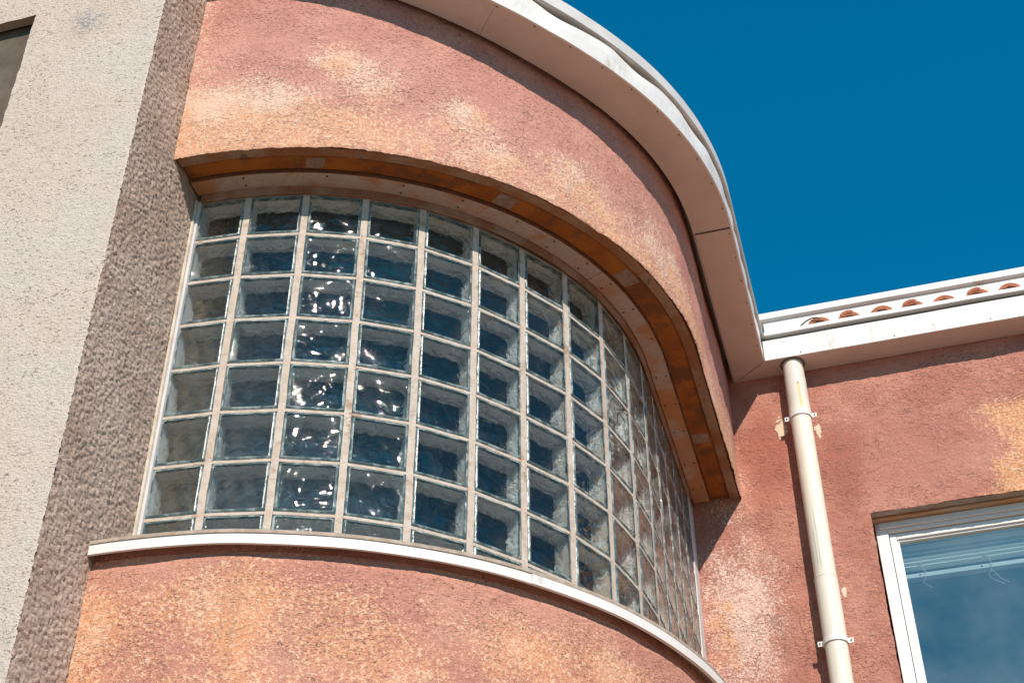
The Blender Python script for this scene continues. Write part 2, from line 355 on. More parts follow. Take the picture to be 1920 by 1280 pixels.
# ------------------------------------------------------------------ curved pink wall (above and below the glass)
def relief_wall(mb, A, Bq, z0, z1, S, dz, amp=.0022, mi=0, edge=0, top=None):
    rows = [z0 + (z1 - z0) * i / max(1, round((z1 - z0) / dz)) for i in range(max(1, round((z1 - z0) / dz)) + 1)]
    vs = []; n = len(S)
    for zi, z in enumerate(rows):
        for s in S:
            x, y = pt(A, Bq, s); z = rows[zi] if not top else z0 + (rows[zi] - z0) * (top(s) - z0) / (z1 - z0)
            q = Vector((x, y, z))
            k = (noise.noise(q * 3) * 3.0 + noise.noise(q * 13) * 1.2 + noise.noise(q * 40) * .9) * amp
            if dz < .05: k += (noise.noise(q * 85) * .9 + noise.noise(Vector((q.x * 60, q.y * 60, q.z * 110))) * .8) * .0016 * (.55 + noise.noise(q * 4))
            ph = R(min(s[0], 90)); zz = z
            if edge and zi == 0: zz += (noise.noise(q * 16) * .7 + noise.noise(q * 55) * .5) * edge; k -= abs(edge) * .4
            if z1 == -1.64: k -= .016 * max(0, min(1, (z + 1.705 + noise.noise(q * 6) * .012) / .03))
            vs.append((x + math.sin(ph) * k, y - math.cos(ph) * k, zz + G))
    fs = [(r*n+j, r*n+j+1, (r+1)*n+j+1, (r+1)*n+j) for r in range(len(rows)-1) for j in range(n-1)]
    mb.add(vs, fs, mi, True); return rows
ZB = [(0, 1.12), (10, 1.05), (20, .95), (28, .88), (35, .82), (40, .785), (46, .748), (52, .728), (58, .720), (90, .720), (91, .720)]
def zb(s):
    a = s[0]
    for (a0, z0), (a1, z1) in zip(ZB, ZB[1:]):
        if a <= a1: return z0 + (z1 - z0) * (a - a0) / (a1 - a0)
    return .72
SF = svals(.25, .0075)
wall = thing('curved_wall', 'curved pink and orange stucco wall that wraps round the glass block window', 'wall', (CX + .8, CY, 0))
mb = MB(); relief_wall(mb, 1.63, 1.60, .030, .94, SF, .0065, edge=.006, top=lambda s: zb(s) + .12)
sweep(mb, [(1.622, 1.592, .062), (1.30, 1.30, .080), (1.30, 1.30, .84), (1.60, 1.57, .84)], svals(2, .1), caps=True)
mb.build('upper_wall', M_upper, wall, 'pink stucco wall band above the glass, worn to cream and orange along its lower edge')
mb = MB(); relief_wall(mb, 1.63, 1.60, -2.35, -1.64, SF, .0065)
relief_wall(mb, 1.63, 1.60, -2.75, -2.35, svals(1, .05), .1)
sweep(mb, [(1.620, 1.590, -5.72), (1.30, 1.30, -5.72), (1.30, 1.30, -1.67), (1.620, 1.590, -1.67)], svals(3, .1))
relief_wall(mb, 1.63, 1.60, -5.7, -2.75, svals(3, .1), .3)
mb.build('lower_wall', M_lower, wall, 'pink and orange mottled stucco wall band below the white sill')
mb = MB(); sweep(mb, [(1.619, 1.589, .036), (1.60, 1.57, .036), (1.576, 1.546, .040), (1.576, 1.546, .066), (1.619, 1.589, .066)], svals(.8, .02, YW - CY - .004, .2), jit=.002)
mb.build('render_rim', M_rim, wall, 'rough brown plaster rim under the outer edge of the wall')
mb = MB(); SB = svals(.8, .03, YW - CY - .015, .25)
sweep(mb, [(1.574, 1.544, .052), (1.566, 1.536, .046), (1.488, 1.478, .046), (1.484, 1.474, .072), (1.574, 1.542, .072)], SB, jit=.0015)
for s0, s1 in ((17, 19.5), (44, 47), (68, 71.5)):
    sweep(mb, [(1.562, 1.532, .0445), (1.494, 1.484, .0445), (1.494, 1.484, .060), (1.562, 1.532, .060)], [(s0 + (s1-s0)*k/6, 0) for k in range(7)], 1)
sweep(mb, [(1.562, 1.532, .0445), (1.494, 1.484, .0445), (1.494, 1.484, .060), (1.562, 1.532, .060)], [(91, .56 + .07*k/4) for k in range(5)], 1)
mb.build('orange_band', [M_orange, M_patch], wall, 'orange painted render band on the underside of the overhang')
S1 = [s for s in svals(.8, .03, YW - CY - .03, .3)]
k1 = cut(S1, S1[0], (65.96, 0)); k2 = cut(S1, (66.05, 0), S1[-1])
for seg in (k1, k2):
    mb = MB(); sweep(mb, [(1.482, 1.474, .029), (1.409, 1.407, .029), (1.409, 1.407, .046), (1.482, 1.474, .046)], seg)
    nb = len(mb.f)
    o = mb.build('soffit_board', [M_board, M_edge], wall)
    for p in o.data.polygons:
        c = p.center
        if abs(p.normal.z) < .5: p.material_index = 1
for s in [(8, 0), (20, 0), (31, 0), (40, 0), (49, 0), (56, 0), (63, 0), (69, 0), (76, 0), (84, 0), (91, .1), (91, .3), (91, .5), (91, .75), (91, .95)]:
    for a in ((1.468, 1.460), (1.425, 1.423)) if s[0] not in (20, 49, 84) else ((1.468, 1.460),):
        x, y = pt(*a, s); mb = MB(); mb.cyl((x, y, G + .0265), (x, y, G + .033), .0042, n=10)
        mb.build('screw', M_screw, wall)
mb = MB(); sweep(mb, [(1.405, 1.407, -.004), (1.395, 1.397, -.004), (1.395, 1.397, .040), (1.405, 1.407, .040)], svals(1.5, .05, .96, .9))
mb.build('head_trim', M_trim, wall, 'reddish wood trim strip directly above the glass')

# ------------------------------------------------------------------ glass block window
J = [(-.9385, -.3925), (-.7582, -.3758), (-.5482, -.3316), (-.3464, -.2524), (-.1617, -.1430), (.0003, -.0002), (.1346, .1625), (.2567, .3400),
     (.3494, .5405), (.4013, .7546), (.4257, .9659), (.4296, 1.1792), (.4300, 1.3906), (.4300, 1.594), (.4295, 1.806), (.4290, 1.985)]
win = thing('glass_block_window', 'curved window of wavy glass blocks set in cream mortar joints', 'window', (-.2, .2, G - 1.61))
NX = 20
def block_mesh(seed=0):
    """unit wide (x scaled per column) glass block: outer rim and recessed face, opaque coated sides, wavy rear face"""
    mb = MB(); hw = .094; hz = .094
    def ring(inset, y, rad, n=6):
        pts = []; X = hw - inset; Z = hz - inset; r = max(rad - inset, .002)
        for cxs, czs, a0 in ((1, 1, 0), (-1, 1, 90), (-1, -1, 180), (1, -1, 270)):
            for k in range(n + 1):
                a = R(a0 + 90 * k / n); pts.append((cxs * (X - r) + r * math.cos(a), y, czs * (Z - r) + r * math.sin(a)))
            q0 = pts[-1]; nx = {0: (-(X - r), Z), 90: (-X, -(Z - r)), 180: (X - r, -Z), 270: (X, Z - r)}[a0]
            for k in range(1, 10): t = k / 10; pts.append((q0[0] + (nx[0] - q0[0]) * t, y, q0[2] + (nx[1] - q0[2]) * t))
        return pts
    front = [ring(0, .004, .010), ring(.0012, .0005, .010), ring(.004, -.0025, .011), ring(.009, -.0035, .013), ring(.0125, -.0015, .015), ring(.017, -.0018, .018)]
    # rings run counter clockwise seen from -y reversed, fix by flipping faces
    def rs(rings, mi, smooth=True):
        n = len(rings[0]); vs = [p for r in rings for p in r]; fs = []
        for i in range(len(rings) - 1):
            for j in range(n):
                a = i*n + j; b = i*n + (j+1) % n; fs.append((b, b + n, a + n, a))
        mb.add(vs, fs, mi, smooth)
    rs(front[:1] + front[1:2], 0); rs(front[1:4], 2); rs(front[3:], 0)
    def cap(rg, y0, flip, amp, seed):
        n = len(rg); K = 9; vs = []; fs = []
        for k in range(K + 1):
            t = 1 - k / K
            for p in rg:
                x, z = p[0] * t, p[2] * t
                f = min(1, (1 - t) * 3); wv = (noise.noise(Vector((x*26, seed, z*30))) + .15*noise.noise(Vector((x*55, seed, z*60)))) * amp * f
                vs.append((x, y0 + wv, z))
        for k in range(K):
            for j in range(n):
                a = k*n + j; b = k*n + (j+1) % n; f = (a, a+n, b+n, b); fs.append(f if flip else f[::-1])
        mb.add(vs, fs, 0, True)
    cap(front[-1], -.0018, False, .0007, 3.1 + seed * 7)
    def wv(x, z): return max(.0, .05 + .09 * noise.noise(Vector((x * 42, 5 + seed * 9, z * 42))) + .05 * noise.noise(Vector((x * 95, 9 + seed, z * 95))))
    s1 = ring(0, .004, .010); s2 = ring(0, .020, .010); s3 = [(x * (1 - wv(x, z)), y, z * (1 - wv(x, z))) for x, y, z in ring(.0, .078, .010)]
    def side(a, b, mi):
        n = len(a); mb.add(a + b, [(j, (j+1) % n, (j+1) % n + n, j + n) for j in range(n)], mi, True)
    side(s1, s2, 2); side(s2, s3, 1)
    cap(s3, .078, True, .0035, 8.7 + seed * 5)
    me = bpy.data.meshes.new('glass_block'); me.from_pydata(mb.v, [], mb.f)
    for m in (M_glass, M_side, M_rimg): me.materials.append(m)
    for p, mi, sm in zip(me.polygons, mb.mi, mb.sm): p.material_index = mi; p.use_smooth = sm
    me.update(); return me
BMES = [block_mesh(k) for k in range(5)]; BME = BMES[0]
def col_matrix(c, r):
    p0 = Vector((*J[c], 0)); p1 = Vector((*J[c+1], 0)); d = (p1 - p0); L = d.length; d.normalize()
    gap0 = 0 if c == 0 else .013; gap1 = 0 if c == 14 else .013
    wdt = L - gap0 - gap1; ctr = p0 + d * (gap0 + wdt / 2); n = Vector((-d.y, d.x, 0))
    ctr.z = G - .1 - .2 * r
    m = Matrix(((d.x, n.x, 0, ctr.x), (d.y, n.y, 0, ctr.y), (0, 0, 1, ctr.z), (0, 0, 0, 1)))
    return m @ Matrix.Scale(wdt / .188, 4, (1, 0, 0))
off = Matrix.Translation(-Vector(win.location)); rest = MB(); cnt = 0
for c in range(15):
    for r in range(8):
        m = off @ col_matrix(c, r) @ Matrix.Rotation(R(random.uniform(-.7, .7)), 4, 'Z') @ Matrix.Rotation(R(random.uniform(-.7, .7)), 4, 'X') @ Matrix.Rotation(math.pi * ((c * 3 + r * 5) % 2), 4, 'Y'); BME = BMES[(c * 3 + r * 2 + (c * r) % 3) % 5]
        if c < 12 or (c == 12 and r > 3):
            o = bpy.data.objects.new('glass_block', BME); link(o, win); o.matrix_local = m; o['group'] = 'glass blocks of the curved window'
        else:
            mm = Matrix.Translation(win.location) @ m
            b = len(rest.v); rest.v += [tuple(mm @ v.co) for v in BME.vertices]
            for p in BME.polygons: rest.f.append([b + i for i in p.vertices]); rest.mi.append(p.material_index); rest.sm.append(True)
o = rest.build('glass_block', [M_glass, M_side, M_rimg], win); o['kind'] = 'stuff'
mo = MB()
for c in range(1, 15):                      # upright joints, each turned to the mean direction of its neighbours
    p = Vector((*J[c], 0)); d = (Vector((*J[min(c+1, 15)], 0)) - Vector((*J[c-1], 0))).normalized(); n = Vector((-d.y, d.x, 0))
    rings = []
    for i in range(131):
        z = G - 1.62 + 1.625 * i / 130; k = noise.noise(Vector((c * 3.3, 0, z * 9))) * .0018 + noise.noise(Vector((c * 3.3, 7, z * 45))) * .0012
        rings.append([p + d * sx * (.0122 + k * sx) + n * (sy + (0.0015 * noise.noise(Vector((c, z * 14, sy))) if sy == 0 else 0)) + Vector((0, 0, z)) for sx, sy in ((-1, 0), (1, 0), (.8, .076), (-.8, .076))])
    mo.strip(rings)
for c in range(15):
    p0 = Vector((*J[c], 0)); p1 = Vector((*J[c+1], 0)); d = (p1 - p0).normalized(); n = Vector((-d.y, d.x, 0)); L = (p1 - p0).length
    a = 0 if c == 0 else .0128; b = L if c == 14 else L - .0128
    for r in range(0, 9):
        zc = G - .2 * r; h = .0056; rings = []
        if r == 0: zc += .002
        for i in range(9):
            q = p0 + d * (a + (b - a) * i / 8); k = noise.noise(Vector((q.x * 8, q.y * 8, r))) * .0012
            rings.append([q + n * sy + Vector((0, 0, zc + sz * h + (k if sy < .01 else 0))) for sy, sz in ((.0008, -1), (.0008, 1), (.076, 1), (.076, -1))])
        mo.strip(rings)
mo.build('mortar_joint', M_mortar, win)
mb = MB(); mb.box((-.9595, -.412, G - 1.62), (-.9500, -.36, G + .004)); mb.build('frame_strip', M_caulk2, win, 'cream caulked edge strip beside the brown roughcast', .0015)
mb = MB(); mb.box((-.9495, -.402, G - 1.62), (-.9395, -.33, G + .002)); mb.build('frame_strip', M_caulk, win, 'grey edge strip at the left end of the glass', .0015)
mb = MB(); mb.box((.395, 1.987, G - 1.62), (.436, 2.098, G + .02)); mb.build('frame_strip', M_caulk, win, 'pale edge strip where the glass meets the back wall', .003)

# white sill under the glass
sill = thing('window_sill', 'narrow white metal sill curving under the glass block window', 'sill', (-.2, .1, G - 1.66))
SS = svals(1.2, .05, YW - CY - .005, .15)
segs = [cut(SS, SS[0], (46.0, 0)), cut(SS, (46.03, 0), SS[-1])]
def zsill(s): return .0022 * noise.noise(Vector((s[0] * .11, s[1] * 3, 4)))
for k, sg in enumerate(segs):
    e = .0 if k == 0 else .0025
    mb = MB(); sweep(mb, [(1.661 + e, 1.631 + e, -1.667), (1.661 + e, 1.631 + e, -1.634), (1.652, 1.622, -1.634), (1.652, 1.622, -1.667)], sg, zf=zsill)
    mb.build('sill_front', M_white, sill)
mb = MB(); sweep(mb, [(1.6645, 1.6345, -1.6335), (1.6625, 1.6325, -1.6205), (1.40, 1.40, -1.613), (1.40, 1.40, -1.6335)], SS, zf=zsill)
mb.build('sill_lip', M_silltop, sill, 'thin brown weathered lip above the white sill front')

# ------------------------------------------------------------------ eaves of the curved bay
eave = thing('curved_eave', 'white metal eave curving round the top of the pink bay', 'eave', (0, .3, G + .72))
SE = svals(1.0, .03, .965, .15)
for lo, hi in ((0, 38.95), (39.0, 90.2), (90.3, 99)):
    sg = [s for s in SE if lo <= s[0] <= hi]
    if hi < 40: sg.append((hi, 0))
    elif lo < 40: sg.insert(0, (lo, 0))
    if hi == 99:
        Q = [(.704, 1.012), (.862, 1.012), (.8695, 1.9665), (.704, 2.0945)]; mb = MB()
        mb.add([(x, y, G + .7199) for x, y in Q] + [(x, y, G + .726) for x, y in Q], [(3, 2, 1, 0), (4, 5, 6, 7)] + [(k, (k+1) % 4, (k+1) % 4 + 4, k + 4) for k in range(4)])
        mb.build('soffit_panel', M_soff, eave); continue
    else: prof = [(1.662, 1.632, 0), (1.822, 1.786, 0), (1.822, 1.786, .006), (1.662, 1.632, .006)]
    mb = MB(); sweep(mb, prof, sg, zf=zb); mb.build('soffit_panel', M_soff, eave)
SE2 = svals(1.0, .03, 1.095, .15); mb = MB(); sweep(mb, [(1.662, 1.632, .0065), (1.658, 1.628, .0065), (1.658, 1.628, -.004), (1.662, 1.632, -.004)], SE2, zf=zb);  mb.build('inner_lip', M_soff, eave)
def zwav(s):
    u = s[0] * .028 + s[1]
    return .011 * math.sin(u * 17) * math.exp(-((u - 1.5) / .9) ** 2) + .006 * math.sin(u * 31 + 1)
rings = []; mb = MB()
for s in SE:
    r = []
    for a, b, z, wv in ((1.8225, 1.7865, -.001, 0), (1.830, 1.794, -.001, 0), (1.832, 1.796, .07, .2), (1.828, 1.792, .128, 1), (1.822, 1.786, .128, 1)):
        x, y = pt(a, b, s); bul = zwav((s[0] + 3, s[1])) * .5 * (1 if z > 0 else 0); ph = R(min(s[0], 90))
        r.append((x + math.sin(ph)*bul, y - math.cos(ph)*bul, G + zb(s) + z + wv * zwav(s)))
    rings.append(r)
mb.strip(rings, True, 0, True, False); mb.build('fascia', M_white, eave)
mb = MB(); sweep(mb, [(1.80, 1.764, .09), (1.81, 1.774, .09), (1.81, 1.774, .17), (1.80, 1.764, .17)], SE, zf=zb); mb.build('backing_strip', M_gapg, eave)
SC = svals(1.0, .03, 1.098, .15)
mb = MB(); sweep(mb, [(1.836, 1.800, .148), (1.842, 1.806, .152), (1.838, 1.802, .228), (1.30, 1.30, .245), (1.30, 1.30, .18), (1.812, 1.776, .15)], SC, zf=zb); mb.build('roof_cap', M_cap, eave)
for k, s in enumerate([(34 + 5.2*i, 0) for i in range(11)] + [(91, .04 + .16*i) for i in range(6)]):
    for a in ((1.814, 1.778),):
        x, y = pt(*a, s); mb = MB(); mb.cyl((x, y, G + zb(s) - .003), (x, y, G + zb(s) + .002), .0028, n=8); mb.build('screw', M_screw, eave)

# ------------------------------------------------------------------ back wall with window opening
bw = thing('back_wall', 'flat dusky pink stucco wall behind the drainpipe, with the square window', 'wall', (2.5, YW, 0))
HX0, HX1, HZ0, HZ1 = 1.238, 2.66, -1.12, -.150
def rng(a, b, d): n = max(1, round((b - a) / d)); return [a + (b - a) * i / n for i in range(n)]
xs = rng(.38, HX0, .0075) + rng(HX0, 2.2, .0075) + rng(2.2, HX1, .1) + rng(HX1, 7, .4) + [7]
zs = rng(-5.7, -2, .3) + rng(-2, HZ0, .03) + rng(HZ0, HZ1, .0075) + rng(HZ1, .75, .0075) + rng(.75, 1.0, .05) + [1.0]
mb = MB(); idx = {}
for i, x in enumerate(xs):
    for k, z in enumerate(zs):
        q = Vector((x, YW, z)); dd = (noise.noise(q * 3) * 3 + noise.noise(q * 12) * 1.3 + noise.noise(q * 40) * .9) * .0022
        if x < 2.2: dd += (noise.noise(q * 80) * .9 + noise.noise(Vector((x * 45, 0, z * 100)))) * .0018 * (.6 + noise.noise(q * 4))
        xx, zz = x, z
        if abs(z - HZ1) < 1e-6 and x >= HX0 - 1e-6: zz += (noise.noise(q*16) + .6*noise.noise(q*50)) * .004; dd -= .001
        if abs(x - HX0) < 1e-6 and z <= HZ1: xx += (noise.noise(q*14) + .6*noise.noise(q*50)) * .004
        mb.v.append((xx, YW - dd, zz + G))
        idx[i, k] = len(mb.v) - 1
for i in range(len(xs) - 1):
    for k in range(len(zs) - 1):
        cx = (xs[i] + xs[i+1]) / 2; cz = (zs[k] + zs[k+1]) / 2
        if HX0 < cx < HX1 and HZ0 < cz < HZ1: continue
        mb.f.append([idx[i, k], idx[i+1, k], idx[i+1, k+1], idx[i, k+1]]); mb.mi.append(0); mb.sm.append(True)
mb.box((HX0 - .4, YW + .01, G + HZ0), (HX0 - .003, YW + .35, G + HZ1)); mb.box((HX1 + .003, YW + .01, G + HZ0), (HX1 + .4, YW + .35, G + HZ1))
mb.box((HX0 - .4, YW + .01, G + HZ1 + .004), (HX1 + .4, YW + .040, G + .99)); mb.box((HX0 - .4, YW + .045, G + HZ1 + .03), (HX1 + .4, YW + .35, G + .985))
mb.box((HX0 - .4, YW + .01, 0), (HX1 + .4, YW + .35, G + HZ0 - .003)); mb.box((.7, YW + .012, 0), (HX0 - .41, YW + .35, G + .98)); mb.box((HX1 + .41, YW + .012, 0), (7, YW + .35, G + .98))
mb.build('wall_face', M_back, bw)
mb = MB(); mb.box((HX0 + .002, YW + .003, G + HZ1 - .001), (HX1 - .002, YW + .040, G + HZ1 + .0035)); 
mb.build('plaster_head', simple('pale_head_plaster', (.44, .35, .28), (.36, .27, .20), 12, .9, 70, .004), bw)
mb = MB(); mb.box((HX0 - .002, YW + .054, G + HZ1 - .006), (HX1 + .01, YW + .30, G + HZ1 + .026)); mb.build('timber_head', M_wlint, bw, 'weathered grey and orange timber head over the square window', .003)

# square window with its frame, sash, pane
wd = thing('casement_window', 'white framed square window with a blue reflecting pane in the back wall', 'window', (1.95, 2.2, G + HZ0))
def frame(mb, x0, x1, z0, z1, t, y0, y1):
    mb.box((x0, y0, z0 + G), (x0 + t, y1, z1 + G)); mb.box((x1 - t, y0, z0 + G), (x1, y1, z1 + G))
    mb.box((x0 + t, y0 + .0015, z1 - t + G), (x1 - t, y1, z1 + G)); mb.box((x0 + t, y0 + .0015, z0 + G), (x1 - t, y1, z0 + t + G))
mb = MB(); frame(mb, 1.246, 2.652, -1.110, -.156, .053, 2.19, 2.30); mb.build('frame', M_wframe, wd, bevel=.003)
mb = MB(); mb.box((1.262, 2.178, G - .192), (2.64, 2.1895, G - .166)); mb.box((1.262, 2.182, G - .1655), (2.64, 2.1895, G - .158)); mb.build('head_moulding', M_wframe, wd, bevel=.003)
for x0, x1 in ((1.302, 1.985), (1.990, 2.597)):
    mb = MB(); frame(mb, x0, x1, -1.054, -.2125, .030, 2.204, 2.26); sash = mb.build('sash', M_wframe, wd, bevel=.003)
    mb = MB(); frame(mb, x0 + .0305, x1 - .0305, -1.0235, -.243, .009, 2.214, 2.25); mb.build('glazing_bead', M_wframe, sash, bevel=.002)
    mb = MB(); mb.box((x0 + .034, 2.228, G - 1.02), (x1 - .034, 2.232, G - .247)); mb.build('pane', M_pane, sash)
bl = thing('venetian_blind', 'raised white blind hanging just inside the square window', 'blind', (1.66, 2.30, G - .24))
mb = MB(); mb.box((1.34, 2.285, G - .262), (2.58, 2.33, G - .235)); mb.build('head_rail', M_blind, bl, bevel=.002)
mb = MB()
for k in range(4): mb.box((1.342, 2.285, G - .285 - .021 * k), (2.578, 2.325, G - .279 - .021 * k))
mb.build('slat', M_blind, bl)
mb = MB(); mb.box((1.342, 2.285, G - .405), (2.578, 2.325, G - .383)); br = mb.build('bottom_rail', M_blind, bl, bevel=.003)
for x in (1.405, 1.675):
    mb = MB(); mb.cyl((x, 2.283, G - .394), (x, 2.286, G - .394), .004, n=10); mb.build('plug', M_screw, br)
M_cord = simple('white_cord', (.8, .8, .76), (.7, .7, .66), 9)
for x, L in ((1.412, .6), (1.700, 1.0)):
    mb = MB(); P = []
    for i in range(14):
        a = i * 2.3; P.append((x + .010 * math.cos(a), 2.278 + .004 * math.sin(a*1.7), G - .345 + .009 * math.sin(a)))
    mb.tube(P, .0016, 5)
    mb.tube([(x, 2.278, G - .345), (x + .012, 2.277, G - .36), (x + .018, 2.276, G - .39), (x + .012, 2.277, G - .42 * 1.0), (x + .012 - .018*L, 2.277, G - .42 - .03*L), (x + .015, 2.277, G - .42 - .055*L), (x + .055*L, 2.277, G - .42 - .085*L)], .0016, 5)
    if L == 1.0:
        mb.tube([(x + .012, 2.277, G - .42), (x + .028, 2.277, G - .445), (x + .045, 2.277, G - .475), (x + .075, 2.277, G - .497)], .0016, 5)
        for k in range(4):
            t = k / 4 + .15; mb.tube([(x - .002 + .05*t, 2.277, G - .445 - .055*t), (x + .028 + .035*t, 2.277, G - .44 - .05*t)], .0008, 4)
    mb.build('lift_cord', M_cord, bl)

# ------------------------------------------------------------------ straight eave, flashing, tiles on the right
re_ = thing('straight_eave', 'white box eave running straight above the pink back wall on the right', 'eave', (2.5, 2.0, G + .72))
XE = 6.8; XC = .872
def xstrip(mb, prof, x0, x1, mi=0, n=1, jz=0):
    rings = []
    for i in range(n + 1):
        x = x0 + (x1 - x0) * i / n; rings.append([(x, y, z + G + (jz * noise.noise(Vector((x * 3, z * 5, 0))) if jz else 0)) for y, z in prof])
    mb.strip(rings, True, mi)
mb = MB(); mb.add([(XC, 1.972, G+.7205), (XE, 1.972, G+.7205), (XE, 2.098, G+.7205), (.706, 2.098, G+.7205), (XC, 1.972, G+.7265), (XE, 1.972, G+.7265), (XE, 2.098, G+.7265), (.706, 2.098, G+.7265)],
    [(0,3,2,1),(4,5,6,7),(0,1,5,4),(1,2,6,5),(2,3,7,6),(3,0,4,7)]); mb.build('soffit_panel', M_soff, re_)
mb = MB(); xstrip(mb, [(1.964, .7195), (1.971, .7195), (1.971, .840), (1.961, .840)], XC + .002, XE, n=60, jz=.002); mb.build('fascia', M_white, re_)
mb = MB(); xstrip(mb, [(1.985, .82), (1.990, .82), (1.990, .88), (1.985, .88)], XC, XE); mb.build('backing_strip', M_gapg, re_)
mb = MB(); xstrip(mb, [(1.955, .870), (1.962, .866), (1.984, .868), (1.984, .890), (1.955, .892)], XC + .015, XE, n=60, jz=.003); mb.build('gutter_lip', M_white, re_)
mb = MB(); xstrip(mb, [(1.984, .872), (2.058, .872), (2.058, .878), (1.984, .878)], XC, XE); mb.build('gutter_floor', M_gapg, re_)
mb = MB(); xstrip(mb, [(2.06, .86), (2.09, .86), (2.09, 1.06), (2.06, 1.045)], XC + .013, XE); mb.build('flashing', M_white, re_, 'tall white flashing sheet behind the tile ends')
mb = MB(); xstrip(mb, [(2.040, 1.048), (2.047, 1.043), (2.12, 1.046), (2.12, 1.088), (2.040, 1.086)], XC - .02, XE, n=50, jz=.002); mb.build('ridge_lip', M_white, re_)
for k in range(9):
    x = .95 + .45 * k + .1; mb = MB(); mb.cyl((x, 1.9605, G + .735), (x, 1.964, G + .735), .003, n=8); mb.build('screw', M_screw, re_)
TL = ['first curved terracotta tile end from the eave corner, with a black cable over it', 'second terracotta tile end from the eave corner, with a broken mortar layer',
      'third terracotta tile end from the eave corner', 'fourth terracotta tile end from the eave corner, with a chipped second layer',
      'fifth terracotta tile end from the eave corner', 'sixth terracotta tile end from the eave corner, chipped on its right',
      'seventh terracotta tile end from the eave corner, nearest the right edge']
for i in range(7):
    x = 1.157 + .1525 * i; rr = random.Random(i); ro = .060; t = thing('roof_tile', TL[i], 'tile', (x, 1.99, G + .878), 'curved terracotta tiles along the eave')
    mb = MB(); rings = []
    dx = rr.uniform(-.004, .004); top = .066 + rr.uniform(-.003, .003)
    for yy in (1.978, 2.0, 2.03, 2.0585):
        rg = []
        for k in range(19):
            a = R(180 * k / 18); q = 1 + .03 * noise.noise(Vector((i * 5 + a * 2, yy * 30, 0)))
            rg.append((x + dx + ro * math.cos(a) * q, yy, G + .879 + top * math.sin(a) ** .92 * q))
        for k in range(18, -1, -1):
            a = R(180 * k / 18); q = 1 + .09 * noise.noise(Vector((i * 9 + a * 4, yy * 30, 3)))
            rg.append((x + dx + (ro - .013) * math.cos(a) * q, yy, G + .879 + (top - .022) * math.sin(a) ** .92 * q))
        rings.append(rg)
    mb.strip(rings, True, 0, True, False); mb.build('tile_body', M_tile, t)
    if i % 2 == 1:
        mb = MB(); rings = []
        for yy in (1.974, 2.0):
            rg = []
            for k in range(11):
                a = R(68 + 66 * k / 10); rg.append((x + dx + (ro+.001) * math.cos(a), yy, G + .882 + (top + .004 + .004*noise.noise(Vector((k, i, 0)))) * math.sin(a)))
            for k in range(10, -1, -1):
                a = R(68 + 66 * k / 10); rg.append((x + dx + (ro-.012) * math.cos(a), yy, G + .880 + (top - .012 + .008*noise.noise(Vector((k*1.3, i, 5)))) * math.sin(a)))
            rings.append(rg)
        mb.strip(rings); mb.build('mortar_layer', M_tile, t)
    mb = MB(); mb.cyl((x + dx, 2.040, G + .868), (x + dx, 2.057, G + .868), .047, n=24); mb.build('shade_plug', M_dark, t)  # dark plug, colour stands in for the shade inside the tile
mb = MB(); mb.tube([(1.055, 1.966, G + .885), (1.075, 1.966, G + .905), (1.10, 1.966, G + .925), (1.13, 1.967, G + .937), (1.155, 1.968, G + .936), (1.165, 1.968, G + .920), (1.166, 1.97, G + .89)], .0035, 8)
cb = mb.build('cable', simple('black_rubber', (.02, .02, .022), (.04, .04, .04), 30, .5)); cb['label'] = 'short black cable looped over the first roof tile by the eave corner'; cb['category'] = 'cable'

# ------------------------------------------------------------------ drainpipe
dp = thing('drainpipe', 'cream plastic drainpipe running down the pink back wall from the eave', 'drainpipe', (1.0, 2.035, 0))
PX, PY = .999, 2.030
mb = MB(); mb.cyl((PX, PY, G + .7195), (PX, PY, G + .716), .060, n=32); mb.build('stained_collar', simple('mouldy_stain', (.10, .085, .06), (.2, .17, .13), 60, .9), dp, 'dark mouldy ring where the pipe enters the eave')
mb = MB(); mb.cyl((PX, PY, G + .62), (PX, PY, G + .722), .0495, n=40); mb.cyl((PX, PY, G + .620), (PX, PY, G + .624), .0515, n=40); mb.build('outlet_spigot', M_pipe, dp)
mb = MB(); mb.cyl((PX, PY, G + .44), (PX, PY, G + .6195), .0512, n=40); mb.build('socket', M_pipe, dp)
mb = MB(); mb.cyl((PX, PY, G + .40), (PX, PY, G + .441), .0535, .0525, n=40); mb.build('coupling', M_pipe, dp)
mb = MB(); mb.cyl((PX, PY, G - .50), (PX, PY, G + .41), .0485, n=40); mb.build('pipe_length', M_pipe, dp)
mb = MB(); mb.cyl((PX, PY, G - .80), (PX, PY, G - .497), .0508, n=40); mb.cyl((PX, PY, G - .503), (PX, PY, G - .496), .0520, n=40); mb.build('socket', M_pipe, dp)
mb = MB(); mb.cyl((PX, PY, .02), (PX, PY, G - .79), .0485, n=40); mb.build('pipe_length', M_pipe, dp)
mb = MB(); mb.cyl((1.013, PY - .0505, G + .567), (1.013, PY - .0525, G + .567), .0028, n=8); mb.build('screw', M_screw, dp)
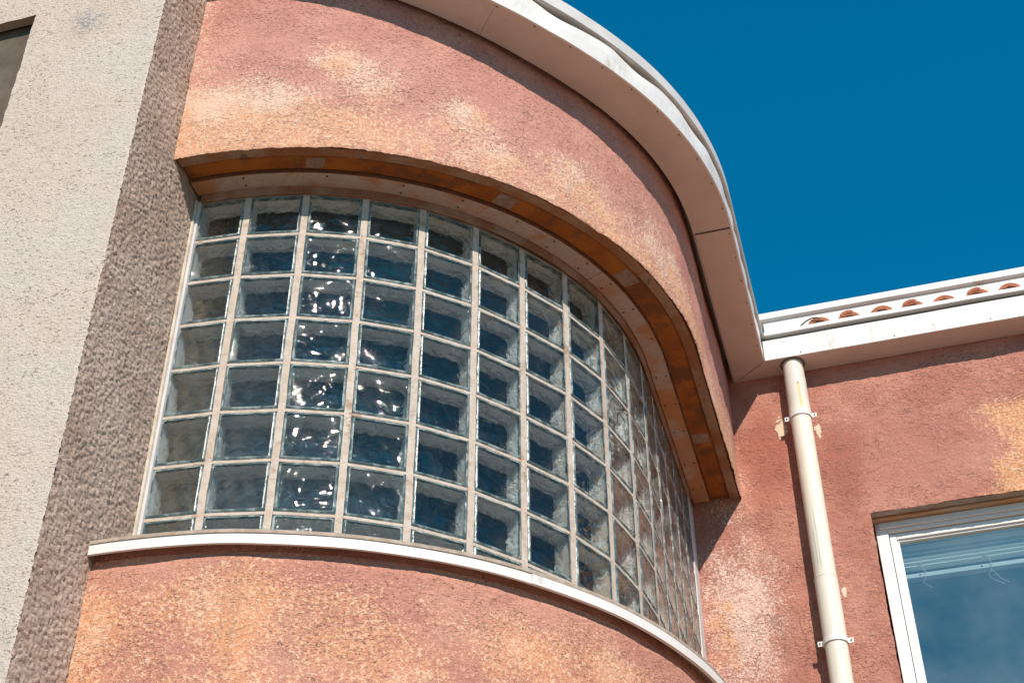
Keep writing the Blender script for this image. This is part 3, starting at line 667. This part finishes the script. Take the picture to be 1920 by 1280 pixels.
for zc in (.392, -.812):
    mb = MB(); n = 40
    prof = [(.0545, -.012), (.0545, .012), (.0495, .012), (.0495, -.012)]
    rings = [[(PX + r * math.cos(2*math.pi*k/n), PY + r * math.sin(2*math.pi*k/n), G + zc + z) for r, z in prof] for k in range(n + 1)]
    mb.strip(rings, True, 0, False); mb.box((PX + .053, PY - .004, G + zc - .011), (PX + .076, PY, G + zc + .013)); mb.box((PX - .076, PY - .004, G + zc - .011), (PX - .053, PY, G + zc + .013))
    mb.box((PX - .012, PY + .05, G + zc - .01), (PX + .012, YW + .02, G + zc + .01))
    cl = mb.build('clamp', M_wframe, dp, bevel=.001)
    for sx in (-1, 1):
        mb = MB(); mb.cyl((PX + sx * .066, PY - .009, G + zc + .001), (PX + sx * .066, PY + .012, G + zc + .001), .0035, n=8); mb.build('screw', M_screw, cl)

# ------------------------------------------------------------------ grey pier on the left
pier = thing('roughcast_pier', 'pale grey roughcast wall pier with a rough brown side, left of the curved window', 'wall', (-1.5, -.5, 0))
OX, OZ0, OZ1 = -1.5165, .075, .722
xs = rng(-6, -2.4, .6) + rng(-2.4, OX, .06) + rng(OX, -.96, .006) + [-.96]; zs = rng(-5.7, -2.3, .3) + rng(-2.3, OZ0, .006) + rng(OZ0, OZ1, .006) + rng(OZ1, 1.0, .006) + rng(1.0, 1.3, .05) + rng(1.3, 3, .2) + [3]
mb = MB(); idx = {}
for i, x in enumerate(xs):
    for k, z in enumerate(zs):
        q = Vector((x, 0, z)); dd = (noise.noise(q * 3) * 2 + noise.noise(q * 13) + noise.noise(q * 45) * .8) * .0016; xx, zz = x, z
        if x > -1.9: dd += (noise.noise(q * 95) + .7 * noise.noise(q * 150)) * .0009
        if abs(x - OX) < 1e-6 and OZ0 - 1e-6 <= z <= OZ1 + 1e-6: xx += noise.noise(q * 30) * .004
        if abs(z - OZ1) < 1e-6 and x <= OX + 1e-6: zz += noise.noise(q * 30) * .004
        if x > -.961: xx += (noise.noise(q * 25) * .5 + noise.noise(q * 70) * .7 + noise.noise(q * 120) * .6) * .006; dd = -.002
        mb.v.append((xx, -.87 - dd, zz + G)); idx[i, k] = len(mb.v) - 1
for i in range(len(xs) - 1):
    for k in range(len(zs) - 1):
        cx = (xs[i] + xs[i+1]) / 2; cz = (zs[k] + zs[k+1]) / 2
        if -2.4 < cx < OX and OZ0 < cz < OZ1: continue
        mb.f.append([idx[i, k], idx[i+1, k], idx[i+1, k+1], idx[i, k+1]]); mb.mi.append(0); mb.sm.append(True)
mb.build('front_face', M_grey, pier, 'pale sunlit roughcast front of the pier')
mb = MB(); ys = rng(-.868, -.34, .0055) + rng(-.34, -.2, .03) + rng(-.2, 3.7, .3) + [3.7]; zq = rng(-5.7, -2.3, .3) + rng(-2.3, 1.0, .0055) + rng(1.0, 1.3, .1) + rng(1.3, 3, .3) + [3]; idx = {}
for i, y in enumerate(ys):
    for k, z in enumerate(zq):
        q = Vector((0, y, z)); dd = (noise.noise(q * 9) * 1.0 + noise.noise(q * 30) * 1.2) * .0014 + (max(-.3, noise.noise(Vector((3, y * 80, z * 88)))) * 1.2 + noise.noise(q * 130) * .7) * .0050 if y < -.34 else -.003
        mb.v.append((-.961 + dd, y, z + G)); idx[i, k] = len(mb.v) - 1
for i in range(len(ys) - 1):
    for k in range(len(zq) - 1): mb.f.append([idx[i, k], idx[i+1, k], idx[i+1, k+1], idx[i, k+1]]); mb.mi.append(0); mb.sm.append(True)
mb.build('side_face', M_brown, pier, 'coarse brown roughcast side of the pier')
mb = MB(); mb.box((-6, -.70, 0), (-.985, 3.7, G + 2.98)); mb.box((OX + .003, -.862, G - 1), (-.985, -.70, G + 2.9)); mb.box((-6, -.862, G + OZ1 + .045), (OX, -.70, G + 2.9))
mb.box((-6, -.862, G - 3), (OX, -.70, G + OZ0 - .003)); mb.build('core', M_grey, pier)
M_rec = simple('recess_board', (.10, .075, .053), (.15, .115, .085), 5, .8, 40, .002, dirt=((.12, .09, .07), 5, .5, (1, 1, 2)))  # shade of the opening put into the dark panel colour
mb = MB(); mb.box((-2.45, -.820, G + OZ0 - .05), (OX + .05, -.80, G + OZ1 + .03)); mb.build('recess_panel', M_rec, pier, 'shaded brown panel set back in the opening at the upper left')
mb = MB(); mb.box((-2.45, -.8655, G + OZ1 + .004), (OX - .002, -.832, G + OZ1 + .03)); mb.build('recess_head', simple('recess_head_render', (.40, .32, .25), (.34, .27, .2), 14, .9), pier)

# ------------------------------------------------------------------ rooms behind the glass
def slab(mb, a, z0, z1, yend):
    P = [pt(a, a, (k * 3, 0)) for k in range(31)] + [(CX + a, yend), (CX + .005, yend)]; n = len(P)
    mb.add([(x, y, z0 + G) for x, y in P] + [(x, y, z1 + G) for x, y in P], [tuple(range(n))[::-1], tuple(range(n, 2*n))] + [(k, (k+1) % n, (k+1) % n + n, k + n) for k in range(n)])
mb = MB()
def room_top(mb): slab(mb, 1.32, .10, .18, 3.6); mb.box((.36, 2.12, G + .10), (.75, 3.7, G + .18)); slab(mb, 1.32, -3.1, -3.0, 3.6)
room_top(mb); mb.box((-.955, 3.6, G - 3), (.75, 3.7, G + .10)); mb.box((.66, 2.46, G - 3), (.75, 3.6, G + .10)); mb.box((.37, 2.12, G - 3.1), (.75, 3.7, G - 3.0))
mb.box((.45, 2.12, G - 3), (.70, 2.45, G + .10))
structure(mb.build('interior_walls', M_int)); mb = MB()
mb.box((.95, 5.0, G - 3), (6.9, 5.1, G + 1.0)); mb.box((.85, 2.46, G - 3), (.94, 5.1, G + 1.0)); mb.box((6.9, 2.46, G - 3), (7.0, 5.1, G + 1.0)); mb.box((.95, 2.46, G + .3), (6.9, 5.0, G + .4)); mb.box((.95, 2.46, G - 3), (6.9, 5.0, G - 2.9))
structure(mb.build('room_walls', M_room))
mb = MB(); slab(mb, 1.34, .90, .94, 3.7); mb.box((.385, 2.13, G + 1.0), (7, 5.1, G + 1.04))
rf = mb.build('roof', M_cap); rf['label'] = 'low flat roof hidden behind the white eaves'; rf['category'] = 'roof'
